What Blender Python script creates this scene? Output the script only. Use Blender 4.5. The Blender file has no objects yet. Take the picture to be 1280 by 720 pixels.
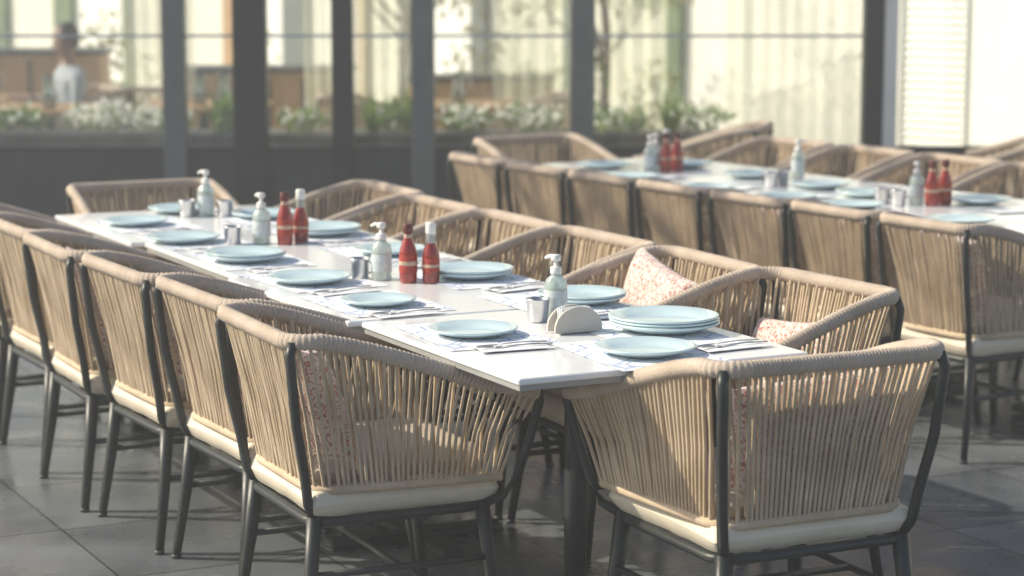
import bpy, math, random
from mathutils import Vector, Matrix, noise
random.seed(7)
scene=bpy.context.scene
R=math.radians
# ------------------------------------------------------------ materials
def new_mat(name):
    m=bpy.data.materials.new(name); m.use_nodes=True
    nt=m.node_tree; b=nt.nodes['Principled BSDF']
    return m,nt,b
def mat(name,col,rough=.6,metal=0,var=.15,scale=8,bump=0,bscale=60,spec=.5,coat=0,sheen=0,trans=0,col2=None,detail=4,tl=0):
    m,nt,b=new_mat(name)
    tc=nt.nodes.new('ShaderNodeTexCoord')
    n=nt.nodes.new('ShaderNodeTexNoise'); n.inputs['Scale'].default_value=scale; n.inputs['Detail'].default_value=detail
    nt.links.new(tc.outputs['Object'],n.inputs['Vector'])
    cr=nt.nodes.new('ShaderNodeValToRGB')
    c2=col2 if col2 else tuple(min(1,c*(1+var)) for c in col)
    c1=tuple(c*(1-var) for c in col) if not col2 else col
    cr.color_ramp.elements[0].position=.3; cr.color_ramp.elements[1].position=.7
    cr.color_ramp.elements[0].color=(*c1,1); cr.color_ramp.elements[1].color=(*c2,1)
    nt.links.new(n.outputs['Fac'],cr.inputs['Fac'])
    nt.links.new(cr.outputs['Color'],b.inputs['Base Color'])
    b.inputs['Roughness'].default_value=rough; b.inputs['Metallic'].default_value=metal
    b.inputs['Specular IOR Level'].default_value=spec
    b.inputs['Coat Weight'].default_value=coat
    b.inputs['Transmission Weight'].default_value=trans
    if sheen: b.inputs['Sheen Weight'].default_value=sheen
    if bump:
        n2=nt.nodes.new('ShaderNodeTexNoise'); n2.inputs['Scale'].default_value=bscale; n2.inputs['Detail'].default_value=3
        nt.links.new(tc.outputs['Object'],n2.inputs['Vector'])
        bp=nt.nodes.new('ShaderNodeBump'); bp.inputs['Strength'].default_value=bump; bp.inputs['Distance'].default_value=.01
        nt.links.new(n2.outputs['Fac'],bp.inputs['Height']); nt.links.new(bp.outputs['Normal'],b.inputs['Normal'])
    if tl:
        t=nt.nodes.new('ShaderNodeBsdfTranslucent'); mx=nt.nodes.new('ShaderNodeMixShader'); mx.inputs[0].default_value=tl
        nt.links.new(cr.outputs['Color'],t.inputs['Color']); o=nt.nodes['Material Output']
        nt.links.new(b.outputs[0],mx.inputs[1]); nt.links.new(t.outputs[0],mx.inputs[2]); nt.links.new(mx.outputs[0],o.inputs[0])
    return m
def rope_mat(name,c1,c2):
    return mat(name,c1,rough=.7,col2=c2,scale=9,bump=.5,bscale=350,spec=.3,sheen=.15)
def thin_glass(name,tint=(.93,.97,.95),f0=.04,rough=.02,veil=0):
    m=bpy.data.materials.new(name); m.use_nodes=True; nt=m.node_tree
    for n in list(nt.nodes): nt.nodes.remove(n)
    o=nt.nodes.new('ShaderNodeOutputMaterial'); mx=nt.nodes.new('ShaderNodeMixShader')
    t=nt.nodes.new('ShaderNodeBsdfTransparent'); g=nt.nodes.new('ShaderNodeBsdfGlossy')
    t.inputs['Color'].default_value=(*tint,1); g.inputs['Roughness'].default_value=rough
    fr=nt.nodes.new('ShaderNodeFresnel'); fr.inputs['IOR'].default_value=1.5
    ad=nt.nodes.new('ShaderNodeMath'); ad.operation='ADD'; ad.inputs[1].default_value=f0; ad.use_clamp=True
    nt.links.new(fr.outputs[0],ad.inputs[0]); nt.links.new(ad.outputs[0],mx.inputs[0])
    nt.links.new(t.outputs[0],mx.inputs[1]); nt.links.new(g.outputs[0],mx.inputs[2])
    if veil:  # streaky pale veil mixed into the pane, imitating haze
        d=nt.nodes.new('ShaderNodeBsdfTranslucent'); d.inputs['Color'].default_value=(.85,.86,.8,1)
        tc=nt.nodes.new('ShaderNodeTexCoord'); mp=nt.nodes.new('ShaderNodeMapping'); mp.inputs['Scale'].default_value=(5,5,.35)
        n=nt.nodes.new('ShaderNodeTexNoise'); n.inputs['Scale'].default_value=1.5; n.inputs['Detail'].default_value=5
        mr=nt.nodes.new('ShaderNodeMapRange'); mr.inputs[1].default_value=.35; mr.inputs[2].default_value=.7; mr.inputs[3].default_value=veil*.2; mr.inputs[4].default_value=veil*2
        nt.links.new(tc.outputs['Object'],mp.inputs[0]); nt.links.new(mp.outputs[0],n.inputs[0]); nt.links.new(n.outputs['Fac'],mr.inputs[0])
        m2=nt.nodes.new('ShaderNodeMixShader'); nt.links.new(mr.outputs[0],m2.inputs[0]); nt.links.new(mx.outputs[0],m2.inputs[1]); nt.links.new(d.outputs[0],m2.inputs[2]); nt.links.new(m2.outputs[0],o.inputs[0])
    else: nt.links.new(mx.outputs[0],o.inputs[0])
    return m
def sheer(name,col,alpha=.5):
    m=bpy.data.materials.new(name); m.use_nodes=True; nt=m.node_tree
    for n in list(nt.nodes): nt.nodes.remove(n)
    o=nt.nodes.new('ShaderNodeOutputMaterial'); mx=nt.nodes.new('ShaderNodeMixShader'); mx2=nt.nodes.new('ShaderNodeMixShader')
    t=nt.nodes.new('ShaderNodeBsdfTransparent'); d=nt.nodes.new('ShaderNodeBsdfDiffuse'); tl=nt.nodes.new('ShaderNodeBsdfTranslucent')
    tc=nt.nodes.new('ShaderNodeTexCoord'); n=nt.nodes.new('ShaderNodeTexNoise'); n.inputs['Scale'].default_value=6
    nt.links.new(tc.outputs['Object'],n.inputs['Vector'])
    mr=nt.nodes.new('ShaderNodeMapRange'); mr.inputs[3].default_value=alpha-.1; mr.inputs[4].default_value=alpha+.1
    nt.links.new(n.outputs['Fac'],mr.inputs[0])
    d.inputs['Color'].default_value=(*col,1); tl.inputs['Color'].default_value=(*col,1)
    mx2.inputs[0].default_value=.35
    nt.links.new(d.outputs[0],mx2.inputs[1]); nt.links.new(tl.outputs[0],mx2.inputs[2])
    nt.links.new(mr.outputs[0],mx.inputs[0]); nt.links.new(t.outputs[0],mx.inputs[1]); nt.links.new(mx2.outputs[0],mx.inputs[2]); nt.links.new(mx.outputs[0],o.inputs[0])
    return m
M={}
M['rope']=rope_mat('rope_tan',(.50,.385,.25),(.74,.60,.43))
M['rim']=rope_mat('rope_rim',(.50,.41,.32),(.64,.53,.43))
M['frame']=mat('charcoal_metal',(.018,.024,.024),rough=.42,var=.3,scale=14,bump=.05,bscale=200)
M['pan']=mat('cream_fabric',(.76,.69,.55),rough=.9,var=.07,scale=5,bump=.2,bscale=300)
M['seat']=mat('seat_fabric',(.58,.50,.40),rough=.95,var=.08,scale=12,bump=.3,bscale=400)
M['white']=mat('table_laminate',(.92,.94,.95),rough=.2,var=.01,scale=3,bump=.02,bscale=30,coat=.4)
M['edge']=mat('table_edge',(.34,.35,.34),rough=.5,var=.1)
M['plate']=mat('pale_blue_ceramic',(.58,.74,.77),rough=.2,var=.05,scale=7,coat=.3)
M['paper']=mat('napkin_paper',(.85,.87,.89),rough=.9,var=.03,scale=20,bump=.2,bscale=80)
M['steel']=mat('brushed_steel',(.6,.6,.6),rough=.3,metal=1,var=.1,scale=30)
M['red']=mat('ketchup_red',(.28,.016,.008),rough=.15,var=.2,scale=30,coat=.6)
M['dred']=mat('sauce_red',(.25,.018,.008),rough=.15,var=.3,scale=30,coat=.6)
M['lab']=mat('label_cream',(.50,.36,.26),rough=.6,var=.25,scale=60)
M['labr']=mat('label_red',(.33,.035,.02),rough=.6,var=.4,scale=80)
M['cap']=mat('cap_white',(.75,.75,.72),rough=.4,var=.05)
M['dcap']=mat('cap_dark',(.10,.015,.012),rough=.4,var=.1)
M['wood']=mat('pale_holder_wood',(.52,.49,.44),rough=.6,var=.12,scale=12)
M['clear']=mat('cloudy_gel',(.62,.72,.68),rough=.12,var=.05,trans=.55,coat=.4)
M['dark']=mat('dark_paint',(.03,.036,.038),rough=.5,var=.2)
M['gpost']=mat('grey_alu',(.15,.17,.165),rough=.4,var=.1,metal=.2)
M['dpost']=mat('dark_alu',(.018,.025,.027),rough=.4,var=.15)
M['wpost']=mat('white_paint',(.8,.8,.77),rough=.5,var=.03)
M['rail']=mat('rail_alu',(.5,.54,.54),rough=.5,var=.03)
M['planter']=mat('planter_stone',(.04,.047,.05),rough=.45,var=.2,bump=.1)
M['timber']=mat('timber',(.42,.25,.12),rough=.55,var=.25,scale=3)
M['cream']=mat('cream_render',(.84,.82,.72),rough=.85,var=.05,scale=2,bump=.1)
M['bright']=mat('blind_and_bright_window',(.94,.94,.90),rough=.8,var=.02,scale=3)  # louvre slats, and court panels that stand in for bright windows
M['green']=mat('dark_green_wall',(.14,.19,.10),rough=.7,var=.3,scale=3)
M['pale']=mat('pale_stone',(.70,.69,.62),rough=.7,var=.08,scale=2)
M['leaf']=mat('leaf',(.08,.19,.03),rough=.5,col2=(.24,.38,.08),scale=12,tl=.45)
M['leafy']=mat('leaf_yellow',(.18,.21,.06),rough=.5,col2=(.38,.36,.13),scale=8,tl=.45)
M['petal']=mat('petal',(.90,.90,.85),rough=.6,var=.04,tl=.45)
M['bark']=mat('bark',(.20,.15,.11),rough=.9,var=.3,bump=.5)
M['glass']=thin_glass('window_glass',f0=.07,veil=.06)
M['jug']=thin_glass('jug_glass',(.85,.92,.9),.12)
M['sheer']=sheer('sheer_curtain',(.93,.93,.86),.72)
M['streakg']=sheer('reflection_streak_green',(.86,.90,.72),.5)  # greenish sheer imitating vertical reflection streaks in the panes
M['skin']=mat('skin',(.30,.18,.13),rough=.5,var=.08)
M['shirt']=mat('shirt',(.42,.46,.50),rough=.9,var=.08)
M['trouser']=mat('trousers',(.05,.06,.09),rough=.9)
M['hair']=mat('hair',(.03,.02,.015),rough=.6)
def ground_mat():
    m,nt,b=new_mat('stone_tiles')
    tc=nt.nodes.new('ShaderNodeTexCoord'); mp=nt.nodes.new('ShaderNodeMapping'); mp.inputs['Rotation'].default_value=(0,0,R(-26.7))
    br=nt.nodes.new('ShaderNodeTexBrick'); br.inputs['Scale'].default_value=1; br.offset=0
    br.inputs['Brick Width'].default_value=.6; br.inputs['Row Height'].default_value=.6; br.inputs['Mortar Size'].default_value=.004
    br.inputs['Color1'].default_value=(.105,.12,.137,1); br.inputs['Color2'].default_value=(.16,.175,.19,1); br.inputs['Mortar'].default_value=(.04,.04,.04,1)
    n=nt.nodes.new('ShaderNodeTexNoise'); n.inputs['Scale'].default_value=3.5; n.inputs['Detail'].default_value=8
    mx=nt.nodes.new('ShaderNodeMixRGB'); mx.blend_type='MULTIPLY'; mx.inputs[0].default_value=.7
    cr=nt.nodes.new('ShaderNodeValToRGB'); cr.color_ramp.elements[0].position=.3; cr.color_ramp.elements[1].position=.7
    cr.color_ramp.elements[0].color=(.6,.6,.6,1); cr.color_ramp.elements[1].color=(1.2,1.2,1.2,1)
    nt.links.new(tc.outputs['Object'],mp.inputs[0]); nt.links.new(mp.outputs[0],br.inputs[0]); nt.links.new(tc.outputs['Object'],n.inputs[0])
    nt.links.new(n.outputs['Fac'],cr.inputs[0]); nt.links.new(br.outputs[0],mx.inputs[1]); nt.links.new(cr.outputs[0],mx.inputs[2]); nt.links.new(mx.outputs[0],b.inputs['Base Color'])
    mr=nt.nodes.new('ShaderNodeMapRange'); mr.inputs[1].default_value=.3; mr.inputs[2].default_value=.7; mr.inputs[3].default_value=.14; mr.inputs[4].default_value=.4
    nt.links.new(n.outputs['Fac'],mr.inputs[0]); nt.links.new(mr.outputs[0],b.inputs['Roughness'])
    bp=nt.nodes.new('ShaderNodeBump'); bp.inputs['Strength'].default_value=.4; bp.inputs['Distance'].default_value=.003; bp.invert=True
    nt.links.new(br.outputs['Fac'],bp.inputs['Height']); nt.links.new(bp.outputs[0],b.inputs['Normal'])
    return m
M['ground']=ground_mat()
def pillow_mat():
    m,nt,b=new_mat('patterned_fabric')
    tc=nt.nodes.new('ShaderNodeTexCoord')
    w=nt.nodes.new('ShaderNodeTexWave'); w.wave_type='BANDS'; w.bands_direction='X'; w.inputs['Scale'].default_value=7; w.inputs['Distortion'].default_value=5; w.inputs['Detail'].default_value=1; w.inputs['Detail Scale'].default_value=8
    v=nt.nodes.new('ShaderNodeTexVoronoi'); v.inputs['Scale'].default_value=38
    c1=nt.nodes.new('ShaderNodeValToRGB'); e=c1.color_ramp.elements
    e[0].position=.0; e[0].color=(.48,.16,.13,1); e[1].position=.12; e[1].color=(.70,.64,.59,1)
    x=e.new(.85); x.color=(.68,.62,.57,1); y=e.new(.95); y.color=(.50,.30,.26,1)
    c2=nt.nodes.new('ShaderNodeValToRGB'); e=c2.color_ramp.elements
    e[0].position=.15; e[0].color=(.64,.30,.26,1); e[1].position=.23; e[1].color=(1,1,1,1)
    mx=nt.nodes.new('ShaderNodeMixRGB'); mx.blend_type='MULTIPLY'; mx.inputs[0].default_value=.8
    for t in (w,v): nt.links.new(tc.outputs['Object'],t.inputs['Vector'])
    nt.links.new(w.outputs['Fac'],c1.inputs[0]); nt.links.new(v.outputs['Distance'],c2.inputs[0])
    nt.links.new(c1.outputs[0],mx.inputs[1]); nt.links.new(c2.outputs[0],mx.inputs[2]); nt.links.new(mx.outputs[0],b.inputs['Base Color'])
    b.inputs['Roughness'].default_value=.9
    return m
M['pillow']=pillow_mat()
def mat_print():
    m,nt,b=new_mat('printed_paper')
    tc=nt.nodes.new('ShaderNodeTexCoord')
    v=nt.nodes.new('ShaderNodeTexVoronoi'); v.feature='DISTANCE_TO_EDGE'; v.inputs['Scale'].default_value=16
    n=nt.nodes.new('ShaderNodeTexNoise'); n.inputs['Scale'].default_value=7
    c=nt.nodes.new('ShaderNodeValToRGB'); e=c.color_ramp.elements
    e[0].position=.03; e[0].color=(.36,.46,.64,1); e[1].position=.07; e[1].color=(.88,.89,.91,1)
    c2=nt.nodes.new('ShaderNodeValToRGB'); e=c2.color_ramp.elements; e[0].position=.42; e[0].color=(0,0,0,1); e[1].position=.5; e[1].color=(1,1,1,1)
    mx=nt.nodes.new('ShaderNodeMixRGB'); mx.inputs[1].default_value=(.88,.89,.91,1)
    nt.links.new(tc.outputs['Object'],v.inputs['Vector']); nt.links.new(tc.outputs['Object'],n.inputs['Vector'])
    nt.links.new(v.outputs['Distance'],c.inputs[0]); nt.links.new(n.outputs['Fac'],c2.inputs[0]); nt.links.new(c2.outputs[0],mx.inputs[0]); nt.links.new(c.outputs[0],mx.inputs[2])
    nt.links.new(mx.outputs[0],b.inputs['Base Color']); b.inputs['Roughness'].default_value=.7
    return m
M['print']=mat_print()
# ------------------------------------------------------------ mesh builder
class MB:
    def __init__(s): s.v=[];s.f=[];s.m=[];s.mats=[];s.flat=[]
    def mi(s,k):
        if k not in s.mats: s.mats.append(k)
        return s.mats.index(k)
    def add(s,vs,fs,k,flat=False):
        o=len(s.v); i=s.mi(k)
        s.v+= [tuple(v) for v in vs]
        for f in fs: s.f.append([o+a for a in f]); s.m.append(i); s.flat.append(flat)
    def tube(s,path,r,k,n=8,closed=False,caps=True,ell=None):
        P=[Vector(p) for p in path]; L=len(P); vs=[]
        rr=r if isinstance(r,(list,tuple)) else [r]*L
        for i,p in enumerate(P):
            if closed: t=P[(i+1)%L]-P[i-1]
            else: t=P[min(i+1,L-1)]-P[max(i-1,0)]
            t.normalize()
            up=Vector((0,0,1)) if abs(t.z)<.9 else Vector((0,1,0))
            a=t.cross(up).normalized(); b=a.cross(t).normalized()
            for j in range(n):
                an=2*math.pi*j/n+math.pi/n
                e=ell if ell else (1,1)
                vs.append(p+a*math.cos(an)*rr[i]*e[0]+b*math.sin(an)*rr[i]*e[1])
        fs=[]
        for i in range(L if closed else L-1):
            k2=(i+1)%L
            for j in range(n): fs.append((i*n+j,i*n+(j+1)%n,k2*n+(j+1)%n,k2*n+j))
        if caps and not closed:
            fs.append(tuple(range(n))[::-1]); fs.append(tuple((L-1)*n+j for j in range(n)))
        s.add(vs,fs,k,flat=(n<=4))
    def lathe(s,prof,k,n=24,c=(0,0,0)):
        vs=[];fs=[]
        for r,z in prof:
            for j in range(n):
                a=2*math.pi*j/n; vs.append((c[0]+r*math.cos(a),c[1]+r*math.sin(a),c[2]+z))
        for i in range(len(prof)-1):
            for j in range(n): fs.append((i*n+j,i*n+(j+1)%n,(i+1)*n+(j+1)%n,(i+1)*n+j))
        fs.append(tuple(range(n))[::-1]); fs.append(tuple((len(prof)-1)*n+j for j in range(n)))
        s.add(vs,fs,k)
    def box(s,c,d,k,rot=0,bev=0):
        x,y,z=[a/2 for a in d]; cs,sn=math.cos(rot),math.sin(rot)
        if bev:
            vs=[];b=min(bev,x*.49,y*.49,z*.49)
            ring=[(x-b,y),(-x+b,y),(-x,y-b),(-x,-y+b),(-x+b,-y),(x-b,-y),(x,-y+b),(x,y-b)]
            ring2=[(x-2*b,y-b),(-x+2*b,y-b),(-x+b,y-2*b),(-x+b,-y+2*b),(-x+2*b,-y+b),(x-2*b,-y+b),(x-b,-y+2*b),(x-b,y-2*b)] if b*2<min(x,y) else [(p*.98,q*.98) for p,q in ring]
            for rg,zz in ((ring2,-z),(ring,-z+b),(ring,z-b),(ring2,z)):
                for p,q in rg: vs.append((c[0]+p*cs-q*sn,c[1]+p*sn+q*cs,c[2]+zz))
            fs=[tuple(range(8))[::-1],tuple(range(24,32))]
            for i in range(3):
                for j in range(8): fs.append((i*8+j,i*8+(j+1)%8,(i+1)*8+(j+1)%8,(i+1)*8+j))
            s.add(vs,fs,k,True); return
        vs=[(c[0]+p*cs-q*sn,c[1]+p*sn+q*cs,c[2]+w) for w in(-z,z) for p,q in((-x,-y),(x,-y),(x,y),(-x,y))]
        s.add(vs,[(3,2,1,0),(4,5,6,7),(0,1,5,4),(1,2,6,5),(2,3,7,6),(3,0,4,7)],k,True)
    def puff(s,c,d,k,e=.35,n=16,mtx=None,edge=.12):
        vs=[];fs=[]
        hx,hy,hz=[a/2 for a in d]
        for side in (1,-1):
            for i in range(n+1):
                for j in range(n+1):
                    u=-math.cos(math.pi*i/n)*.5-.5+i/n if False else -1+2*i/n; v=-1+2*j/n
                    u=math.sin(u*math.pi/2)*.5+u*.5; v=math.sin(v*math.pi/2)*.5+v*.5
                    h=((1-u**4)*(1-v**4))
                    h=max(h,0)**e
                    x=hx*u*(1-.07*(1-v*v)*abs(u)**3*edge*8); y=hy*v*(1-.07*(1-u*u)*abs(v)**3*edge*8)
                    p=Vector((x,y,side*hz*h))
                    p.z+=side*.004*h*noise.noise(Vector((x*20,y*20,side)))
                    if mtx: p=mtx@p
                    vs.append(p+Vector(c))
        N=(n+1)**2
        for sidx in (0,1):
            for i in range(n):
                for j in range(n):
                    a=sidx*N+i*(n+1)+j; q=(a,a+n+1,a+n+2,a+1)
                    fs.append(q if sidx==0 else q[::-1])
        s.add(vs,fs,k)
    def mesh(s,name):
        me=bpy.data.meshes.new(name); me.from_pydata(s.v,[],s.f)
        for k in s.mats: me.materials.append(M[k])
        me.polygons.foreach_set('material_index',s.m)
        me.polygons.foreach_set('use_smooth',[not x for x in s.flat])
        me.update(); return me
    def obj(s,name,loc=(0,0,0),rz=0,sc=(1,1,1)):
        return place(s.mesh(name+'_mesh'),name,loc,rz,sc)
def place(me,name,loc=(0,0,0),rz=0,sc=(1,1,1)):
    o=bpy.data.objects.new(name,me); scene.collection.objects.link(o)
    o.location=loc; o.rotation_euler=(0,0,rz); o.scale=sc; return o
# ------------------------------------------------------------ chair
def upath(wf,wb,yf,yb,r,na,nc,nb):
    pts=[];tag=[]
    for i in range(na):
        t=i/na; pts.append((-wf+(wf-wb)*t, yf+(yb+r-yf)*t)); tag.append(t)
    for i in range(nc):
        a=math.pi+ (math.pi/2)*i/nc; pts.append((-wb+r+r*math.cos(a),yb+r+r*math.sin(a))); tag.append(1)
    for i in range(nb+1):
        t=i/nb; pts.append((-wb+r+(2*wb-2*r)*t,yb)); tag.append(1)
    for i in range(nc):
        a=-math.pi/2+(math.pi/2)*(i+1)/nc; pts.append((wb-r+r*math.cos(a),yb+r+r*math.sin(a))); tag.append(1)
    for i in range(na):
        t=(i+1)/na; pts.append((wb+(wf-wb)*t,yb+r+(yf-yb-r)*t)); tag.append(1-t)
    return pts,tag
def ztop(t):
    s=t*t*(3-2*t)
    return .64+.16*(.6*t+.4*s)
ZB=.425
def build_chair(seed):
    rnd=random.Random(seed); c=MB()
    NA,NC,NB=31,5,29
    tp,tg=upath(.312,.285,.330,-.30,.07,NA,NC,NB)
    bp,_=upath(.262,.235,.262,-.225,.065,NA,NC,NB)
    n=len(tp)
    for i in range(n):
        jx=rnd.uniform(-.0028,.0028)
        zt=ztop(tg[i])-.004
        T=Vector((tp[i][0]+jx,tp[i][1]+jx,zt)); B=Vector((bp[i][0]-jx,bp[i][1]-jx,ZB))
        mid=T.lerp(B,.5)+Vector((tp[i][0],tp[i][1],0))*(-.02+rnd.uniform(-.012,.012))
        c.tube([T,T.lerp(mid,.5),mid,mid.lerp(B,.5),B],.0045,'rope',n=6,caps=False)
        if i%3==0 and i<n-1:
            s=.915
            T2=Vector(((tp[i][0]+tp[i+1][0])*.5*s,(tp[i][1]+tp[i+1][1])*.5*s,zt)); j=min(n-1,i+2); B2=Vector((bp[j][0]*.94,bp[j][1]*.94,ZB))
            c.tube([T2,T2.lerp(B2,.5)+Vector((tp[i][0],tp[i][1],0))*-.03,B2],.0042,'rope',n=5,caps=False)
    fine,ft=upath(.312,.285,.340,-.30,.07,150,26,150)
    P=[];rr=[]
    for i,(p,t) in enumerate(zip(fine,ft)):
        P.append((p[0],p[1],ztop(t)+.004)); 
        rr.append(.0178+(.0018 if i%3==0 else (-.0012 if i%3==1 else .0008))+rnd.uniform(-.0004,.0004))
    c.tube(P,rr,'rim',n=12,ell=(.95,1.1))
    fine,ft=upath(.262,.235,.262,-.225,.065,70,14,70)
    P=[(p[0],p[1],ZB) for p in fine]; rr=[.0115+(.0015 if i%2 else -.001) for i in range(len(P))]
    c.tube(P,rr,'rope',n=8)
    for sx in(-1,1):
        c.tube([(sx*.268,-.288,.802),(sx*.275,-.298,.77),(sx*.264,-.280,.6),(sx*.247,-.254,.47),(sx*.238,-.243,.395),(sx*.222,-.222,.352)],.0125,'frame',n=8)
        c.tube([(sx*.314,.340,.655),(sx*.312,.343,.62),(sx*.294,.324,.52),(sx*.275,.296,.42),(sx*.262,.266,.375),(sx*.235,.225,.352)],.0115,'frame',n=8)
        c.tube([(sx*.222,-.222,.36),(sx*.235,-.238,.2),(sx*.255,-.265,0.004)],[.021,.018,.0135],'frame',n=6)
        c.tube([(sx*.228,.222,.36),(sx*.24,.238,.2),(sx*.258,.262,0.004)],[.021,.018,.0135],'frame',n=6)
        c.lathe([(.015,0),(.015,.012)],'dark',n=8,c=(sx*.255,-.265,0)); c.lathe([(.015,0),(.015,.012)],'dark',n=8,c=(sx*.258,.262,0))
        c.tube([(sx*.235,-.235,.215),(sx*.24,.235,.215)],.0095,'frame',n=6)
    c.tube([(-.237,0,.215),(.237,0,.215)],.0095,'frame',n=6)
    ring=[]
    r=.06
    for cx,cy,a0 in((.235-r,.235-r,0),(-.235+r,.235-r,90),(-.235+r,-.23+r,180),(.235-r,-.23+r,270)):
        for k in range(6):
            a=R(a0+18*k); ring.append((cx+r*math.cos(a),cy+r*math.sin(a),.347))
    c.tube(ring,.0125,'frame',n=8,closed=True)
    c.puff((0,.012,.393),(.505,.505,.088),'pan',e=.16,n=26)
    c.puff((0,.015,.465),(.44,.46,.085),'seat',e=.2,n=16)
    return c.mesh('rope_armchair_mesh_%d'%seed)
chairs=[build_chair(1),build_chair(2),build_chair(3)]
def build_pillow():
    c=MB(); c.puff((0,0,0),(.40,.34,.12),'pillow',e=.42,n=20,edge=.12); return c.mesh('throw_pillow_mesh')
pil=build_pillow()
cn=[0]
def chair(x,y,deg,sc=(1,1,1),pillow=True,prot=None,pz=.60,ply=-.155,psc=.95,plx=None):
    cn[0]+=1; rnd=random.Random(cn[0]*13)
    o=place(chairs[cn[0]%3],'rope_armchair',(x,y,0),R(deg),sc)
    if pillow:
        p=bpy.data.objects.new('throw_pillow',pil); scene.collection.objects.link(p)
        th=R(deg); tilt=R(rnd.uniform(68,78)); roll=R(rnd.uniform(-9,9)) if prot is None else R(prot)
        lx=rnd.uniform(-.03,.03) if plx is None else plx
        m=Matrix.Translation((x,y,0))@Matrix.Rotation(th,4,'Z')@Matrix.Translation((lx*sc[0],ply,pz))@Matrix.Rotation(-tilt+math.pi,4,'X')@Matrix.Rotation(roll,4,'Z')@Matrix.Diagonal((sc[0]*psc,.95,.95,1))
        p.matrix_world=m
    return o
# ------------------------------------------------------------ frames
O=Vector((.015,5.171)); A1=R(26.7)
Ld=Vector((-math.sin(A1),math.cos(A1))); Wd=Vector((math.cos(A1),math.sin(A1)))
def T1(u,v): p=O+u*Wd+v*Ld; return p.x,p.y
P2=Vector((1.535,7.56)); A2=R(32.9)
L2=Vector((-math.sin(A2),math.cos(A2))); W2=Vector((math.cos(A2),math.sin(A2))); O2=P2+.42*W2
def T2(u,v): p=O2+u*W2+v*L2; return p.x,p.y
def table_mesh(w,l,name):
    c=MB()
    c.box((0,0,.742),(w,l,.016),'white',bev=.003)
    c.box((0,0,.7265),(w-.012,l-.012,.013),'edge')
    c.box((0,0,.708),(.42,.42,.022),'dark')
    c.tube([(0,0,.70),(0,0,.03)],.03,'dark',n=14)
    c.box((0,0,.018),(.55,.07,.026),'dark',bev=.006); c.box((0,0,.0225),(.07,.55,.028),'dark',bev=.006)
    return c.mesh(name)
tm=table_mesh(.80,.925,'table_mesh')
for i,(v0,du,dr) in enumerate(((0,0,0),(.945,-.035,.4),(1.885,.0,-.3),(2.83,-.045,.3))):
    x,y=T1(.40+du,v0+.4625); place(tm,'dining_table',(x,y,0),A1+R(dr))
tm2=table_mesh(.80,.85,'table_mesh_b')
for i in range(4):
    x,y=T2(.40+(.02 if i%2 else 0),.30+i*.87); place(tm2,'dining_table',(x,y,0),A2)
for v,u,d in ((.665,-.10,-2),(1.275,-.06,1.5),(1.85,-.105,2),(2.43,-.14,-1),(3.02,-.12,1),(3.60,-.13,0)):
    x,y=T1(u,v); chair(x,y,-63.3+d)
for v,u,d in ((.61,1.02,4),(1.19,.965,-2),(1.78,.95,2),(2.36,.92,0),(2.94,.90,1),(3.52,.95,-1)):
    x,y=T1(u,v); chair(x,y,116.7+d,prot=(10 if v==1.19 else None),pz=(.645 if v==1.19 else .555),ply=(-.12 if v==1.19 else -.165),plx=(.06 if v==1.19 else .03),pillow=v<1.5)
chair(.602,5.39,25.5,prot=3,sc=(1.09,1.06,1.0),pz=.605,ply=-.20,psc=1.02,plx=.0)
x,y=T1(.40,3.86); chair(x,y,206.7,pillow=False)
for k in range(7):
    p=P2+(.24+.483*k)*L2+.30*W2
    chair(p.x,p.y,-57.1+random.uniform(-3,3),sc=(.80,1,1),pillow=k<3,pz=.62)
for k in range(6):
    x,y=T2(1.12,.25+k*.56); chair(x,y,122.9+random.uniform(-4,4),sc=(.86,1,1),pillow=k==0)
x,y=T2(.4,3.72); chair(x,y,212.9,pillow=False)
chair(1.05,12.2,75,pillow=False); chair(2.75,12.0,80,pillow=False); chair(3.55,12.2,60,pillow=False)
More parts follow.
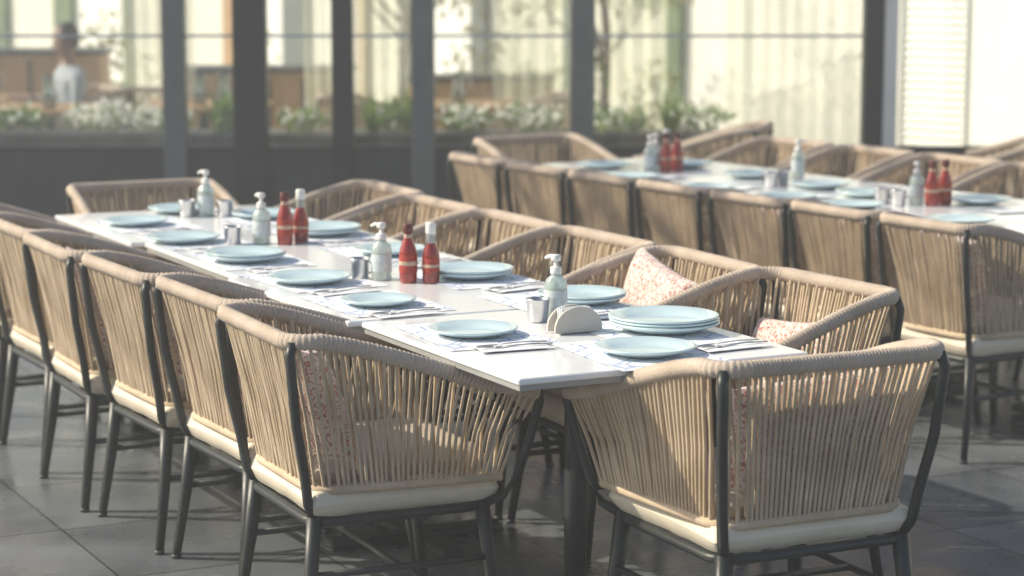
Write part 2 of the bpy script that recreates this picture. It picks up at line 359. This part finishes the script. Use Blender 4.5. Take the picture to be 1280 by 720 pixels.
# ------------------------------------------------------------ tableware
def plate_mesh():
    c=MB(); c.lathe([(.05,0),(.065,.003),(.085,.006),(.128,.021),(.133,.024),(.1335,.027),(.129,.028),(.092,.0135),(.082,.010),(.02,.0095),(.0005,.0095)],'plate',n=48); return c.mesh('plate_mesh')
pm=plate_mesh()
def plate(x,y,s=1,n=1,z=.75):
    for i in range(n): place(pm,'dinner_plate',(x+random.uniform(-.003,.003),y+random.uniform(-.003,.003),z+.0005+i*.008),random.random()*6,(s,s,s))
def bottle(kind):
    c=MB()
    if kind=='ketchup':
        c.lathe([(.024,0),(.0265,.004),(.0268,.03),(.0268,.085),(.025,.1),(.017,.122),(.0125,.135),(.012,.15)],'red')
        c.lathe([(.0272,.03),(.0274,.032),(.0274,.082),(.0272,.084)],'labr'); c.lathe([(.0277,.053),(.0278,.054),(.0278,.064),(.0277,.065)],'lab')
        c.lathe([(.0125,.128),(.0128,.13),(.0128,.143),(.0125,.145)],'lab')
        c.lathe([(.0155,.150),(.016,.152),(.0155,.172),(.014,.175)],'dcap')
    elif kind=='sauce':
        c.lathe([(.023,0),(.0255,.004),(.0258,.03),(.0258,.08),(.024,.095),(.015,.118),(.0125,.128),(.0125,.14)],'dred')
        c.lathe([(.0262,.034),(.0264,.036),(.0264,.072),(.0262,.074)],'labr'); c.lathe([(.0267,.048),(.0268,.049),(.0268,.056),(.0267,.057)],'lab')
        c.lathe([(.0130,.118),(.0145,.12),(.0145,.146),(.014,.148)],'clear')
        c.lathe([(.0155,.148),(.016,.150),(.0155,.178),(.014,.181)],'cap')
    elif kind=='soap':
        c.lathe([(.026,0),(.029,.004),(.029,.09),(.026,.102),(.014,.112),(.012,.118)],'clear')
        c.lathe([(.0294,.025),(.0296,.026),(.0296,.074),(.0294,.075)],'lab2')
        c.lathe([(.0145,.116),(.015,.118),(.015,.132),(.012,.135),(.006,.137),(.006,.152)],'cap')
        c.lathe([(.0115,.150),(.013,.152),(.013,.163),(.010,.166)],'cap')
        c.tube([(0,0,.159),(.022,0,.160),(.036,0,.154)],[.0065,.0055,.004],'cap',n=8)
    elif kind=='tin':
        c.lathe([(.024,0),(.026,.002),(.031,.058),(.033,.060),(.033,.063),(.0295,.062),(.025,.01),(.001,.009)],'steel')
        c.tube([(.031,0,.05),(.045,0,.048),(.046,0,.025),(.028,0,.016)],.0025,'steel',n=6)
    elif kind=='holder':
        for yy in(-.022,.022):
            vs=[];N=18
            for s in(-.0045,.0045):
                for k in range(N+1):
                    a=math.pi*k/N; vs.append((.068*math.cos(a),yy+s,.004+.066*math.sin(a)**.8))
            fs=[tuple(range(N+1)),tuple(range(N+1,2*N+2))[::-1]]
            for k in range(N): fs.append((k+1,k,N+1+k,N+2+k))
            fs.append((0,N,2*N+1,N+1))
            c.add(vs,fs,'wood',True)
        c.box((0,0,.004),(.10,.035,.007),'wood')
        for k in range(6): c.box((0,-.014+.0056*k,.036+.001*(k%3)),(.088-.004*(k%2),.0018,.056),'paper')
    return c.mesh(kind+'_mesh')
M['lab2']=mat('label_pale',(.55,.62,.62),rough=.6,var=.2,scale=70)
BM={k:bottle(k) for k in('ketchup','sauce','soap','tin','holder')}
NM={'ketchup':'ketchup_bottle','sauce':'hot_sauce_bottle','soap':'pump_dispenser_bottle','tin':'metal_cup','holder':'napkin_holder'}
def put(k,x,y,rz=0,s=1): place(BM[k],NM[k],(x,y,.7508),rz,(s,s,s))
for u,v,s,n in ((.64,.43,1.08,3),(.42,.15,.93,1),(.17,.59,.87,1),(.68,.95,.95,2),(.62,1.54,.97,2),(.155,1.17,.8,1),(.14,1.66,.95,1),(.14,2.2,.97,2),(.62,2.15,.9,1),(.62,2.73,1,2),(.12,2.75,.95,1),(.12,3.3,.9,1),(.62,3.3,.95,1),(.4,3.62,.9,1)):
    x,y=T1(u,v); plate(x,y,s,n)
for k,u,v,rz in (('holder',.425,.52,.45),('tin',.42,.715,2),('soap',.49,.745,2.4),
    ('ketchup',.412,1.54,0),('sauce',.468,1.50,1),('soap',.365,1.63,2.6),('tin',.315,1.68,0),
    ('ketchup',.41,2.55,0),('sauce',.475,2.57,2),('soap',.345,2.60,2.2),('tin',.25,2.62,1),
    ('soap',.447,3.46,2.5),('tin',.38,3.48,1),('tin',.50,3.40,1)):
    x,y=T1(u,v); put(k,x,y,rz,1.0 if k!='soap' else 1.04)
for k,x,y in (('ketchup',1.63,8.82),('ketchup',1.69,8.87),('soap',1.585,8.9),('tin',1.50,8.82),('tin',1.45,8.9),('soap',1.25,9.95),('tin',1.087,9.55),('tin',1.14,9.6),('ketchup',.692,10.22),('ketchup',.745,10.27),('soap',.65,10.3),('soap',.62,10.22),('sauce',.70,10.34)):
    put(k,x,y,random.random()*6)
for x,y in ((1.83,8.90),(1.43,9.15),(1.29,9.50),(1.05,9.95),(.79,9.36),(.52,9.83),(.42,10.4),(1.62,8.2),(1.30,8.70),(1.08,9.0),(2.1,8.5),(.8,10.45)):
    plate(x,y,.95)
def sheet(name,key,x,y,w,l,rz,z=.7512):
    c=MB(); N=6; vs=[];fs=[]
    ox,oy=random.uniform(-5,5)*0,0
    for i in range(N+1):
        for j in range(N+1):
            a=-w/2+w*i/N; b=-l/2+l*j/N
            vs.append((a,b,.0018*abs(noise.noise(Vector((a*9+x,b*9+y,0))))+.0004))
    for i in range(N):
        for j in range(N): q=i*(N+1)+j; fs.append((q,q+N+1,q+N+2,q+1))
    c.add(vs,fs,key); return c.obj(name,(x,y,z),rz)
for u,v in ((.60,.42),(.18,.60),(.42,.17),(.62,.98),(.16,1.2),(.62,1.54),(.17,1.7),(.17,2.22),(.62,2.2),(.62,2.73),(.17,2.77),(.17,3.3),(.62,3.3)):
    x,y=T1(u,v); sheet('paper_placemat','print' ,x,y,.30,.42,A1+R(random.uniform(-4,4)+random.choice((0,180))))
def cutlery(x,y,rz,kind):
    c=MB()
    c.tube([(0,-.10,.004),(0,-.03,.006),(0,.03,.004)],[.0045,.003,.0035],'steel',n=6,ell=(1.2,.5))
    if kind: c.tube([(0,.03,.004),(0,.06,.003),(0,.105,.003)],[.0035,.009,.003],'steel',n=6,ell=(1,.15))
    else:
        c.tube([(0,.03,.004),(0,.055,.004)],[.0035,.010],'steel',n=6,ell=(1,.2))
        for q in(-.007,-.0023,.0023,.007): c.tube([(q,.053,.004),(q,.098,.006)],.0013,'steel',n=4)
    c.obj('table_knife' if kind else 'table_fork',(x,y,.757),rz)
for u,v in ((.17,.37),(.15,.98),(.62,.70),(.16,1.43),(.16,1.95),(.64,1.27),(.64,1.85),(.15,2.48),(.60,2.45),(.14,3.03),(.66,.14)):
    x,y=T1(u,v); rz=A1+math.pi/2+R(random.uniform(-12,12))
    c=MB(); c.puff((0,0,.0042),(.10,.20,.006),'paper',e=.2,n=8); c.obj('folded_napkin',(x,y,.7512),rz)
    dx=.018
    cutlery(x-dx*math.cos(rz),y-dx*math.sin(rz),rz,0); cutlery(x+dx*math.cos(rz),y+dx*math.sin(rz),rz,1)
for x,y in ((1.2,9.1),(.95,9.45),(.66,9.9),(1.55,9.2),(1.9,8.6)):
    c=MB(); c.puff((0,0,.0042),(.10,.20,.006),'paper',e=.2,n=8); c.obj('folded_napkin',(x,y,.7512),A2+1.5+random.uniform(-.3,.3))
# ------------------------------------------------------------ ground
c=MB(); c.add([(-150,-150,0),(150,-150,0),(150,150,0),(-150,150,0)],[(0,1,2,3)],'ground',True); c.obj('ground')
c=MB(); c.add([(-20,13.1,.004),(20,13.1,.004),(20,50,.004),(-20,50,.004)],[(0,1,2,3)],'pale',True); c.obj('courtyard_pavement')
# ------------------------------------------------------------ glass facade
FY=13.0
c=MB()
H=3.2
posts=[(-5.6,-5.45,'dpost'),(-4.3,-4.15,'gpost'),(-3.1,-3.02,'gpost'),(-1.98,-1.85,'gpost'),(-1.58,-1.39,'dpost'),(-1.02,-.90,'dpost'),(-.57,-.44,'gpost'),(.33,.47,'gpost'),(1.99,2.10,'dpost'),(2.103,2.18,'wpost'),(3.6,3.7,'wpost'),(5.5,5.62,'dpost')]
for a,b,k in posts: c.box(((a+b)/2,FY,H/2),(b-a,.12,H),k,bev=.006)
c.box((0,FY,H+.1),(11.24,.16,.2),'dpost')
for (a0,b0,_),(a1,b1,_) in zip(posts[:-1],posts[1:]):
    if a1-b0<.02: continue
    w=a1-b0; cx=(b0+a1)/2
    c.box((cx,FY,.10),(w,.09,.20),'dpost'); c.box((cx,FY-.002,.40),(w,.05,.40),'planter'); 
    c.box((cx,FY,.617),(w,.06,.034),'dpost')
    if a1<2.05: c.box((cx,FY-.03,1.26),(w,.016,.016),'rail')
    c.add([(b0,FY,.63),(a1,FY,.63),(a1,FY,H),(b0,FY,H)],[(0,1,2,3)],'glass',True)
c.obj('glass_facade')
c=MB(); c.box((-1.9,13.75,.33),(6.6,.42,.66),'planter',bev=.01); c.obj('planter_box')
def leaves(fn,n,k,size,k2=None,p2=.0,asp=.35):
    c=MB()
    for i in range(n):
        p=Vector(fn()); kk=k2 if (k2 and random.random()<p2) else k
        d=Vector((random.gauss(0,1),random.gauss(0,1),random.gauss(.4,.8))).normalized()
        e=d.cross(Vector((random.gauss(0,1),random.gauss(0,1),random.gauss(0,1)))).normalized()
        s=size*random.uniform(.6,1.4); w=asp if kk==k else .9
        if kk!=k: s*=.65; p.y-=.08; p.z+=.03
        c.add([p,p+d*s*.5+e*s*w*.5,p+d*s,p+d*s*.5-e*s*w*.5],[(0,1,2,3)],kk,True)
    return c
def clump(cx,cy,cz,rx,ry,rz):
    def f():
        while 1:
            a=[random.uniform(-1,1) for _ in range(3)]
            if sum(q*q for q in a)<1: return (cx+a[0]*rx,cy+a[1]*ry,cz+a[2]*rz)
    return f
for cx,w,h,fl in ((-3.9,.5,.09,.1),(-3.0,.22,.07,.1),(-2.42,.26,.08,.6),(-2.08,.17,.07,.5),(-1.70,.10,.10,.0),(-1.25,.18,.06,.15),(-.72,.11,.09,.05),(-.28,.17,.07,.4),(.10,.22,.07,.4),(.65,.18,.06,.1),(1.1,.2,.07,.1)):
    c=leaves(clump(cx,13.72,.68+h*.7,w,.16,h),int(300*w/.25),'leaf',.065,'petal',fl)
    for k in range(5):
        bx=cx+random.uniform(-w,w)*.7; c.tube([(bx,13.74,.60),(bx+random.uniform(-.04,.04),13.74,.68+h)],.005,'bark',n=5)
    c.obj('flowering_plant' if fl>.2 else 'leafy_plant')
for cx in (-3.2,-1.74,-.83,-.63,.95):
    c=MB()
    for k in range(26):
        a=random.uniform(0,6.28); h=random.uniform(.15,.32); l=random.uniform(.05,.16)
        b=Vector((cx+random.uniform(-.03,.03),13.68+random.uniform(-.03,.03),.64))
        m_=b+Vector((l*.4*math.cos(a),l*.4*math.sin(a),h*.6)); t=b+Vector((l*math.cos(a),l*math.sin(a),h)); e=Vector((-math.sin(a),math.cos(a),0))*.009
        c.add([b-e,b+e,m_+e,m_-e,t],[(0,1,2,3),(3,2,4)],'leaf',True)
    c.obj('grass_plant')
def curtain(cx,cy,w,rot,z0,z1,k,name='curtain_and_streak',amp=.03,wl=.16):
    c=MB(); N=int(w/.012)+2; vs=[];fs=[]; x0=-w/2
    for i in range(N):
        x=x0+w*i/(N-1)
        for j,z in enumerate((z0,(z0+z1)/2,z1)):
            vs.append((x,amp*math.sin(x/wl*6.28+.6*math.sin(x*7)+j*.2),z))
    for i in range(N-1):
        for j in range(2): fs.append((i*3+j,i*3+3+j,i*3+4+j,i*3+1+j))
    c.add(vs,fs,k); c.tube([(x0-.05,0,z1+.02),(-x0+.05,0,z1+.02)],.012,'gpost'); c.obj(name,(cx,cy,0),rot)
TS=R(-52)
curtain(1.95,15.6,1.5,TS,.05,2.0,'sheer',amp=.010)
curtain(-1.25,15.2,.5,TS,.05,2.0,'streakg',amp=.02)  # the green sheers are added as reflection streaks behind the glass
curtain(-1.0,16.1,.7,R(-40),.05,2.0,'streakg',amp=.02)
curtain(.15,15.9,.7,R(-40),.05,2.0,'streakg',amp=.02)
curtain(.85,15.4,.5,R(-40),.05,2.0,'streakg',amp=.02)
curtain(-2.55,16.6,.7,R(-40),.05,2.0,'streakg',amp=.02)
def louvre(x0,x1,y,z0,z1,name,rot,step=.05):
    c=MB(); z=z0; w=x1-x0
    while z<z1:
        a,b=-w/2,w/2
        c.add([(a,0,z),(b,0,z),(b,.03,z+.038),(a,.03,z+.038),(a,0,z-.003),(b,0,z-.003),(b,.032,z+.035),(a,.032,z+.035)],[(0,1,2,3),(7,6,5,4),(0,4,5,1),(2,6,7,3)],'bright',True); z+=step
    for x in(-w/2,w/2): c.box((x,.015,(z0+z1)/2),(.02,.05,z1-z0),'wpost')
    c.obj(name,((x0+x1)/2,y,0),rot)
louvre(2.34,2.84,14.1,.2,2.3,'louvre_blind',R(-48))
# ------------------------------------------------------------ court building, turned sunward, white panels standing in for blown-out windows
rs=random.Random(21)
c=MB()
c.box((0,.35,2.4),(44,.3,4.8),'cream')
x=-16.0
while x<10:
    w=rs.choice((.6,.8,1.0,1.3)); g=rs.choice((.10,.18,.35))
    if x>.8: g=.07
    c.box((x+w/2,.15,1.5),(w,.08,3.0),rs.choice(('bright','bright','bright','cream')))
    c.box((x+w+g/2,.12,1.5),(g,.16,3.0),rs.choice(('green','timber','green','gpost')) if x<.8 else 'cream')
    x+=w+g+.004
c.box((0,.08,3.1),(44,.24,.2),'gpost')
c.obj('courtyard_building',(0,20.5,0),R(-46))
for x0,x1,y,zt in ((-5.2,-3.05,17.2,.98),(-2.4,-1.2,17.0,.86),(-.75,.3,16.9,.8)):
    c=MB(); c.box(((x0+x1)/2,y,zt/2),(x1-x0,.4,zt),'timber',bev=.01); c.box(((x0+x1)/2,y-.02,zt+.018),(x1-x0+.06,.5,.03),'dark'); 
    for k in range(int((x1-x0)/.25)): c.box((x0+.12+k*.25,y-.212,zt/2),(.02,.02,zt-.1),'dark')
    c.obj('timber_counter')
ct=MB(); ct.box((0,0,.735),(.8,.8,.03),'timber',bev=.004); ct.tube([(0,0,.72),(0,0,.03)],.03,'dark'); ct.box((0,0,.015),(.45,.45,.028),'dark'); ctm=ct.mesh('cafe_table_mesh')
for x,y in ((-2.95,14.6),(-2.0,14.9),(-.4,15.0),(-3.6,15.6)): place(ctm,'cafe_table',(x,y,0))
jm=MB(); jm.lathe([(.04,0),(.045,.004),(.05,.08),(.035,.15),(.034,.19),(.04,.21),(.037,.21),(.03,.19),(.031,.15),(.046,.08),(.04,.01),(.001,.008)],'jug'); jm.tube([(.036,0,.18),(.075,0,.17),(.08,0,.1),(.047,0,.06)],.006,'jug'); jm.lathe([(.043,.012),(.046,.08),(.04,.1)],'cap'); jmm=jm.mesh('jug_mesh')
for x,y in ((-2.92,14.4),(-2.02,14.75),(-1.86,14.75),(-.35,14.8),(-3.5,15.4)): place(jmm,'water_jug',(x,y,.751))
for x,y,d in ((-3.5,14.7,-90),(-2.45,15.3,160),(-.95,15.0,-90),(.15,15.0,90)): chair(x,y,d,pillow=False)
def tree(x,y,h,r,k,name='courtyard_tree',nb=7,nl=260,ls=(.06,.12),zr=(.3,.65)):
    c=MB()
    c.tube([(x,y,0),(x+.05,y,h*.4),(x-.03,y+.03,h*.7),(x,y,h*.85)],[.05,.04,.03,.015],'bark',n=8)
    for q in range(nb):
        a=6.28*q/nb+random.uniform(-.3,.3); z0=h*random.uniform(*zr); rad=r*random.uniform(.45,.8); ex=x+math.cos(a)*rad; ey=y+math.sin(a)*rad; ez=z0+random.uniform(.3,.9)
        c.tube([(x,y,z0),((x+ex)/2,(y+ey)/2,z0+.25),(ex,ey,ez)],[.025,.016,.008],'bark',n=5)
        f=clump(ex,ey,ez,r*.45,r*.45,r*.3)
        for i in range(nl):
            p=Vector(f()); d=Vector((random.gauss(0,1),random.gauss(0,1),random.gauss(0,1))).normalized(); e=d.orthogonal().normalized(); s=random.uniform(*ls)
            c.add([p,p+d*s*.5+e*s*.25,p+d*s,p+d*s*.5-e*s*.25],[(0,1,2,3)],k,True)
    c.obj(name)
tree(-.9,18.4,3.0,.9,'leafy',nl=150); tree(.7,18.0,2.6,.7,'leafy',nl=130)
def shrub(x,y,r,h,k):
    c=leaves(clump(x,y,h*.5,r,r*.6,h*.5),300,k,.10); c.tube([(x,y,0),(x,y,h*.6)],.03,'bark',n=6); c.obj('courtyard_shrub')
for x,y,r,h,k in ((-2.1,18.6,.3,1.1,'leafy'),(-.2,18.0,.4,1.2,'leafy'),(.5,17.9,.3,1.0,'leaf'),(1.0,16.6,.25,.95,'leafy'),(-3.3,18.6,.4,1.3,'leafy')): shrub(x,y,r,h,k)
# unseen tree added on the sun side to dapple the light
tree(-5.6,10.4,5.6,1.5,'leaf','added_dapple_tree',nb=8,nl=55,ls=(.10,.22),zr=(.80,.92))
# ------------------------------------------------------------ seated person
def person(x,y,rz,dz=0):
    V=[((0,0,.50),.13),((0,-.01,.62),.125),((0,.0,.78),.13),((0,.01,.90),.12),((0,.02,.985),.055),((0,.03,1.06),.06),
       ((.17,.0,.90),.062),((.24,.05,.70),.045),((.12,.27,.76),.036),((-.17,0,.90),.062),((-.24,.05,.70),.045),((-.10,.28,.76),.036),
       ((.10,.10,.50),.09),((.12,.45,.50),.065),((.12,.45,.10),.042),((.12,.55,.04),.035),((-.10,.10,.50),.09),((-.12,.45,.50),.065),((-.12,.45,.10),.042),((-.12,.55,.04),.035)]
    E=[(0,1),(1,2),(2,3),(3,4),(4,5),(3,6),(6,7),(7,8),(3,9),(9,10),(10,11),(0,12),(12,13),(13,14),(14,15),(0,16),(16,17),(17,18),(18,19)]
    me=bpy.data.meshes.new('body'); me.from_pydata([v[0] for v in V],E,[]); 
    ob=bpy.data.objects.new('body',me); scene.collection.objects.link(ob)
    ob.modifiers.new('s','SKIN'); 
    for i,v in enumerate(V): me.skin_vertices[0].data[i].radius=(v[1],v[1]*.8)
    me.skin_vertices[0].data[0].use_root=True
    sb=ob.modifiers.new('ss','SUBSURF'); sb.levels=2; sb.render_levels=2
    dg=bpy.context.evaluated_depsgraph_get(); nm=bpy.data.meshes.new_from_object(ob.evaluated_get(dg))
    bpy.data.objects.remove(ob)
    nm.materials.clear(); 
    for k in('shirt','skin','trouser'): nm.materials.append(M[k])
    for p in nm.polygons:
        p.use_smooth=True; cc=p.center
        p.material_index=1 if (cc.z>.975 or (cc.y>.2 and cc.z>.66)) else (2 if cc.z<.54 else 0)
    root=bpy.data.objects.new('seated_person',None); scene.collection.objects.link(root); root.location=(x,y,dz); root.rotation_euler=(0,0,rz)
    b=place(nm,'body_figure'); b.parent=root
    c=MB(); 
    c.lathe([(.001,-.115),(.03,-.112),(.055,-.08),(.07,-.03),(.078,.02),(.07,.07),(.045,.105),(.001,.118)],'skin',n=20,c=(0,.035,1.135))
    c.add([(-.012,.105,1.10),(.012,.105,1.10),(0,.128,1.102),(0,.108,1.145)],[(0,2,3),(2,1,3),(0,1,2)],'skin')
    for s in(-1,1):
        c.lathe([(.001,-.02),(.014,-.012),(.016,.005),(.001,.022)],'skin',n=8,c=(s*.078,.03,1.13)); c.lathe([(.001,-.006),(.008,0),(.001,.006)],'hair',n=8,c=(s*.027,.103,1.145))
    c.box((0,.103,1.075),(.035,.008,.008),'labr')
    c.lathe([(.078,-.04),(.084,.02),(.078,.075),(.05,.118),(.001,.130)],'hair',n=20,c=(0,.018,1.14))
    for s in(-1,1):
        hx,hy,hz=s*.11,.30,.765
        c.puff((hx,hy+.02,hz),(.075,.09,.028),'skin',e=.3,n=6)
        for q,(ox,ln) in enumerate(((-.03,.055),(-.01,.07),(.011,.066),(.03,.05))):
            c.tube([(hx+ox,hy+.055,hz),(hx+ox*1.1,hy+.055+ln*.55,hz+.004),(hx+ox*1.1,hy+.055+ln,hz-.012)],[.009,.008,.006],'skin',n=6)
        c.tube([(hx-s*.03,hy+.0,hz),(hx-s*.058,hy+.03,hz),(hx-s*.06,hy+.058,hz-.004)],[.011,.009,.007],'skin',n=6)
    h=c.obj('head_and_hands'); h.parent=root
person(-2.98,15.45,R(120)); chair(-2.98,15.5,120,pillow=False)
# ------------------------------------------------------------ added scatter volume standing in for window-glass glare over the terrace
hm=bpy.data.materials.new('glare_haze'); hm.use_nodes=True; nt=hm.node_tree
for n in list(nt.nodes): nt.nodes.remove(n)
o=nt.nodes.new('ShaderNodeOutputMaterial'); vs=nt.nodes.new('ShaderNodeVolumeScatter'); vs.inputs['Density'].default_value=.010; vs.inputs['Color'].default_value=(.95,.97,.97,1); vs.inputs['Anisotropy'].default_value=.2
nt.links.new(vs.outputs[0],o.inputs['Volume'])
M['glare_haze']=hm
c=MB(); c.box((0,10,1.35),(26,34,2.5),'glare_haze'); c.obj('glare_haze')
# ------------------------------------------------------------ light
sun_az=Vector((-.975,.10)).normalized(); el=R(36)
sd=Vector((sun_az.x*math.cos(el),sun_az.y*math.cos(el),math.sin(el)))
l=bpy.data.lights.new('sun','SUN'); l.energy=5.0; l.angle=R(.5); l.color=(1,.91,.73)
lo=bpy.data.objects.new('sun',l); scene.collection.objects.link(lo); lo.rotation_euler=sd.to_track_quat('Z','Y').to_euler(); lo.location=(0,0,20)
w=bpy.data.worlds.new('World'); scene.world=w; w.use_nodes=True; nt=w.node_tree
sky=nt.nodes.new('ShaderNodeTexSky'); sky.sky_type='NISHITA'; sky.sun_disc=False; sky.sun_elevation=el; sky.sun_rotation=math.atan2(sun_az.x,sun_az.y)
sky.dust_density=3.0
bg=nt.nodes['Background']; bg.inputs['Strength'].default_value=.15; nt.links.new(sky.outputs[0],bg.inputs[0])
# ------------------------------------------------------------ camera
cam=bpy.data.cameras.new('camera'); co=bpy.data.objects.new('camera',cam); scene.collection.objects.link(co); scene.camera=co
cam.lens=2853/1280*36; cam.sensor_width=36; cam.clip_end=500; cam.clip_start=.05
co.location=(0,0,1.72); co.rotation_euler=(R(90)-math.atan(418/2853),0,0)
cam.dof.use_dof=True; cam.dof.focus_distance=5.8; cam.dof.aperture_fstop=2.6
scene.view_settings.view_transform='Standard'; scene.view_settings.look='None'; scene.view_settings.exposure=0
